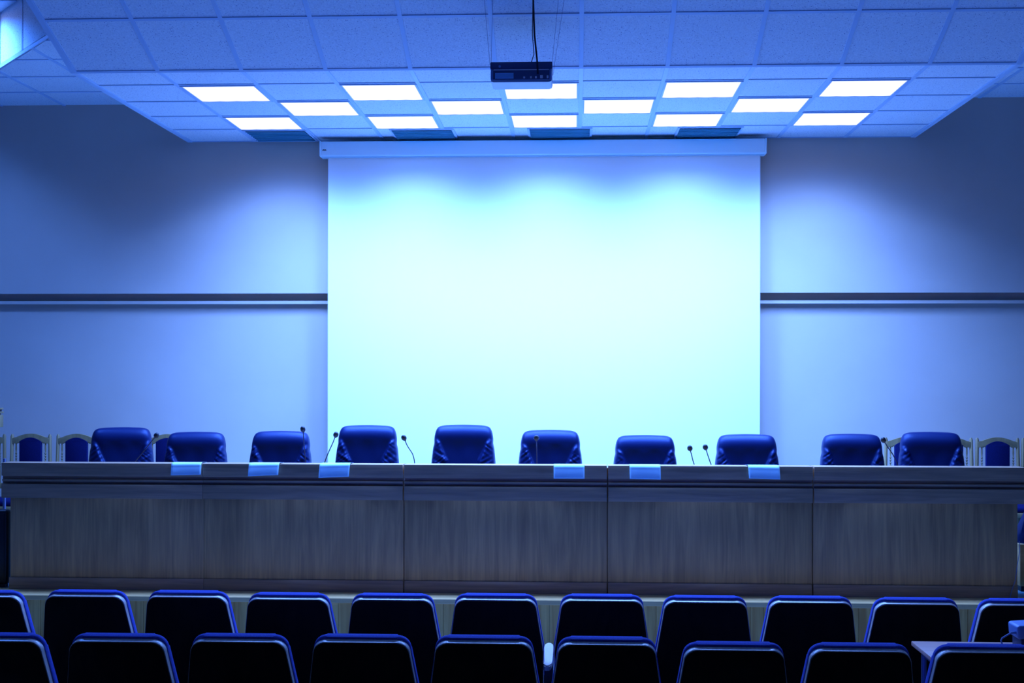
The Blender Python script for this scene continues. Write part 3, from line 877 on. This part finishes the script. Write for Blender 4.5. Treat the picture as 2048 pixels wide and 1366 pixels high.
bm = NB(); lathe(bm, [(0.008, 0), (0.008, 0.003)], (0, 0, 0), 12, Matrix.Translation((-pw / 2 + 0.06, -0.001, ph * 0.75)) @ Matrix.Rotation(PI / 2, 4, 'X')); obj('indicator', bm, M['device'], lid)
bm = NB(); tube(bm, [(-0.10, 0.27, ph * 0.30), (-0.10, 0.225, ph * 0.30)], 0.035, 20); obj('lens', bm, M['black'], body)
def ceil_z(y): return ZC + (YF - y) * math.tan(math.radians(21.4))
def up_to(px0, py0, Ya, px1, py1, Yb, r, name, m, extra=()):
    a = at(px0, py0, Ya) - pc; b = at(px1, py1, Yb) - pc
    b.z = ceil_z(Yb) - pc.z
    bm = NB(); tube(bm, [a, *[Vector(at(*e)) - pc for e in extra], b], r, 6); return obj(name, bm, m, t)
for q in (( 979, 130, YP + .02, 962, -20, 8.20), (981, 128, YP + .2, 985, -10, 8.45), (1103, 130, YP + .02, 1122, -20, 8.20), (1105, 150, YP + .2, 1132, -15, 8.35)):
    up_to(*q, 0.0011, 'suspension_wire', M['steel'])
up_to(1075, 148, YP - 0.01, 1063, -20, 8.22, 0.0065, 'power_cable', M['black'], [(1073, 118, YP - 0.02), (1068, 70, YP - .06)])
up_to(1062, 124, YP - 0.005, 1065, -20, 8.24, 0.003, 'signal_cable', M['black'], [(1067, 108, YP - 0.02), (1064, 70, YP - .05)])

# ------------------------------------------------------------------ things cut by the picture edges
lx = at(7, 857, 11.15)
t = thing('lectern', 'light wooden lectern top at the left picture edge, above the wooden chairs', 'lectern', (lx.x, 10.9, ZS))
zz = lambda py: at(0, py, 11.0).z - ZS
bm = NB(); box(bm, -0.50, 0.0, 0.0, 0.25, zz(857), zz(832), 0.004); obj('top_box', bm, M['beech'], t)
bm = NB(); box(bm, -0.49, -0.02, 0.01, 0.24, zz(832), zz(829)); obj('spacer', bm, M['black'], t)
bm = NB(); box(bm, -0.51, 0.0, -0.01, 0.26, zz(829), zz(825.5), 0.003); obj('slat', bm, M['beech'], t)
bm = NB(); box(bm, -0.49, -0.01, 0.01, 0.24, zz(825.5), zz(821.5)); obj('spacer', bm, M['black'], t)
bm = NB(); box(bm, -0.51, -0.004, -0.01, 0.26, zz(821.5), zz(818), 0.003); obj('slat', bm, M['beech'], t)
bm = NB(); box(bm, -0.42, -0.10, 0.05, 0.22, 0.0, zz(857), 0.004); obj('column', bm, M['beech'], t)

p = at(16, 1015, 9.95)
p.x = at(17, 1015, 9.70).x - 0.01
t = thing('loudspeaker', 'slim black loudspeaker standing on the stage just beyond the left end of the desk', 'loudspeaker', (p.x, 9.70, ZS + 0.002))
bm = NB(); box(bm, -0.40, 0.0, 0.0, 0.08, 0.02, p.z - ZS, 0.02, seg=3); cb_ = obj('cabinet', bm, M['black'], t)
bm = NB(); box(bm, -0.38, -0.02, -0.004, 0.002, 0.05, p.z - ZS - 0.03, 0.003); obj('grille', bm, M['black'], cb_)
for xx in (-0.36, -0.04):
    for yy in (0.025, 0.06):
        bm = NB(); box(bm, xx - 0.02, xx + 0.02, yy - 0.012, yy + 0.012, 0, 0.022); obj('foot', bm, M['black'], t)
p2 = at(9, 1000, 10.3)
t = thing('stand_pole', 'thin blue-grey upright pole behind the black loudspeaker at the left', 'pole', (p2.x, 10.3, ZS))
bm = NB(); tube(bm, [(0, 0, 0.012), (0, 0, 0.93)], 0.012, 12); obj('tube', bm, M['steel'], t)
bm = NB(); lathe(bm, [(0.11, 0), (0.11, 0.008), (0.02, 0.014)], (0, 0, 0), 24); obj('foot_plate', bm, M['black'], t)

p = at(2041, 1088, 9.95)
t = thing('wooden_box', 'light wooden box standing on the stage beyond the right end of the desk', 'box', (p.x, 9.95, ZS))
hh = p.z - ZS
bm = NB(); box(bm, 0, 0.4, 0, 0.3, 0.04, hh, 0.004); obj('body', bm, M['pine_h'], t)
bm = NB(); box(bm, 0.01, 0.39, 0.01, 0.29, 0, 0.04); obj('base', bm, M['black'], t)
pt = at(2041, 1012, 9.95)
t = thing('dark_bag', 'dark cloth bag resting on the light wooden box at the right picture edge', 'bag', (p.x + 0.01, 9.97, ZS + hh))
bm = NB()
n = 14
rings = []
Hh = pt.z - ZS - hh
for j in range(11):
    s = j / 10
    rx = 0.17 * (1 - 0.45 * s ** 1.5); ry = 0.11 * (1 - 0.6 * s ** 1.3)
    rings.append([bm.verts.new((0.17 + 0.02 * s + rx * math.copysign(abs(math.cos(a)) ** 0.7, math.cos(a)) * (1 + 0.04 * math.sin(5 * a + 3 * s)), 0.13 + ry * math.copysign(abs(math.sin(a)) ** 0.7, math.sin(a)), Hh * s)) for a in [2 * PI * k / n for k in range(n)]])
for a_, b_ in zip(rings, rings[1:]):
    for k in range(n): bm.faces.new((a_[k], a_[(k + 1) % n], b_[(k + 1) % n], b_[k]))
bm.faces.new(list(reversed(rings[0]))); bm.faces.new(rings[-1])
obj('body', bm, M['leather'], t)
bm = NB(); tube(bm, [(0.12, 0.13, Hh - 0.01), (0.13, 0.13, Hh + 0.06), (0.19, 0.13, Hh + 0.09), (0.25, 0.13, Hh + 0.06), (0.26, 0.13, Hh - 0.01)], 0.008, 8); obj('handle', bm, M['black'], t)

bm = NB()
cp = [(2039, 1080, YD + 0.035), (2040, 1100, YD + 0.03), (2035, 1130, YD + 0.032), (2031, 1160, YD + 0.022), (2024, 1180, YD + 0.018), (2020, 1187, YD + 0.0)]
pts = [at(*c) for c in cp]; pts[-1].z = ZS + 0.004
tube(bm, pts, 0.0022, 6)
o = obj('thin_cable', bm, M['device'], None); tag(o, 'thin blue cable hanging down the right end of the desk front', 'cable')
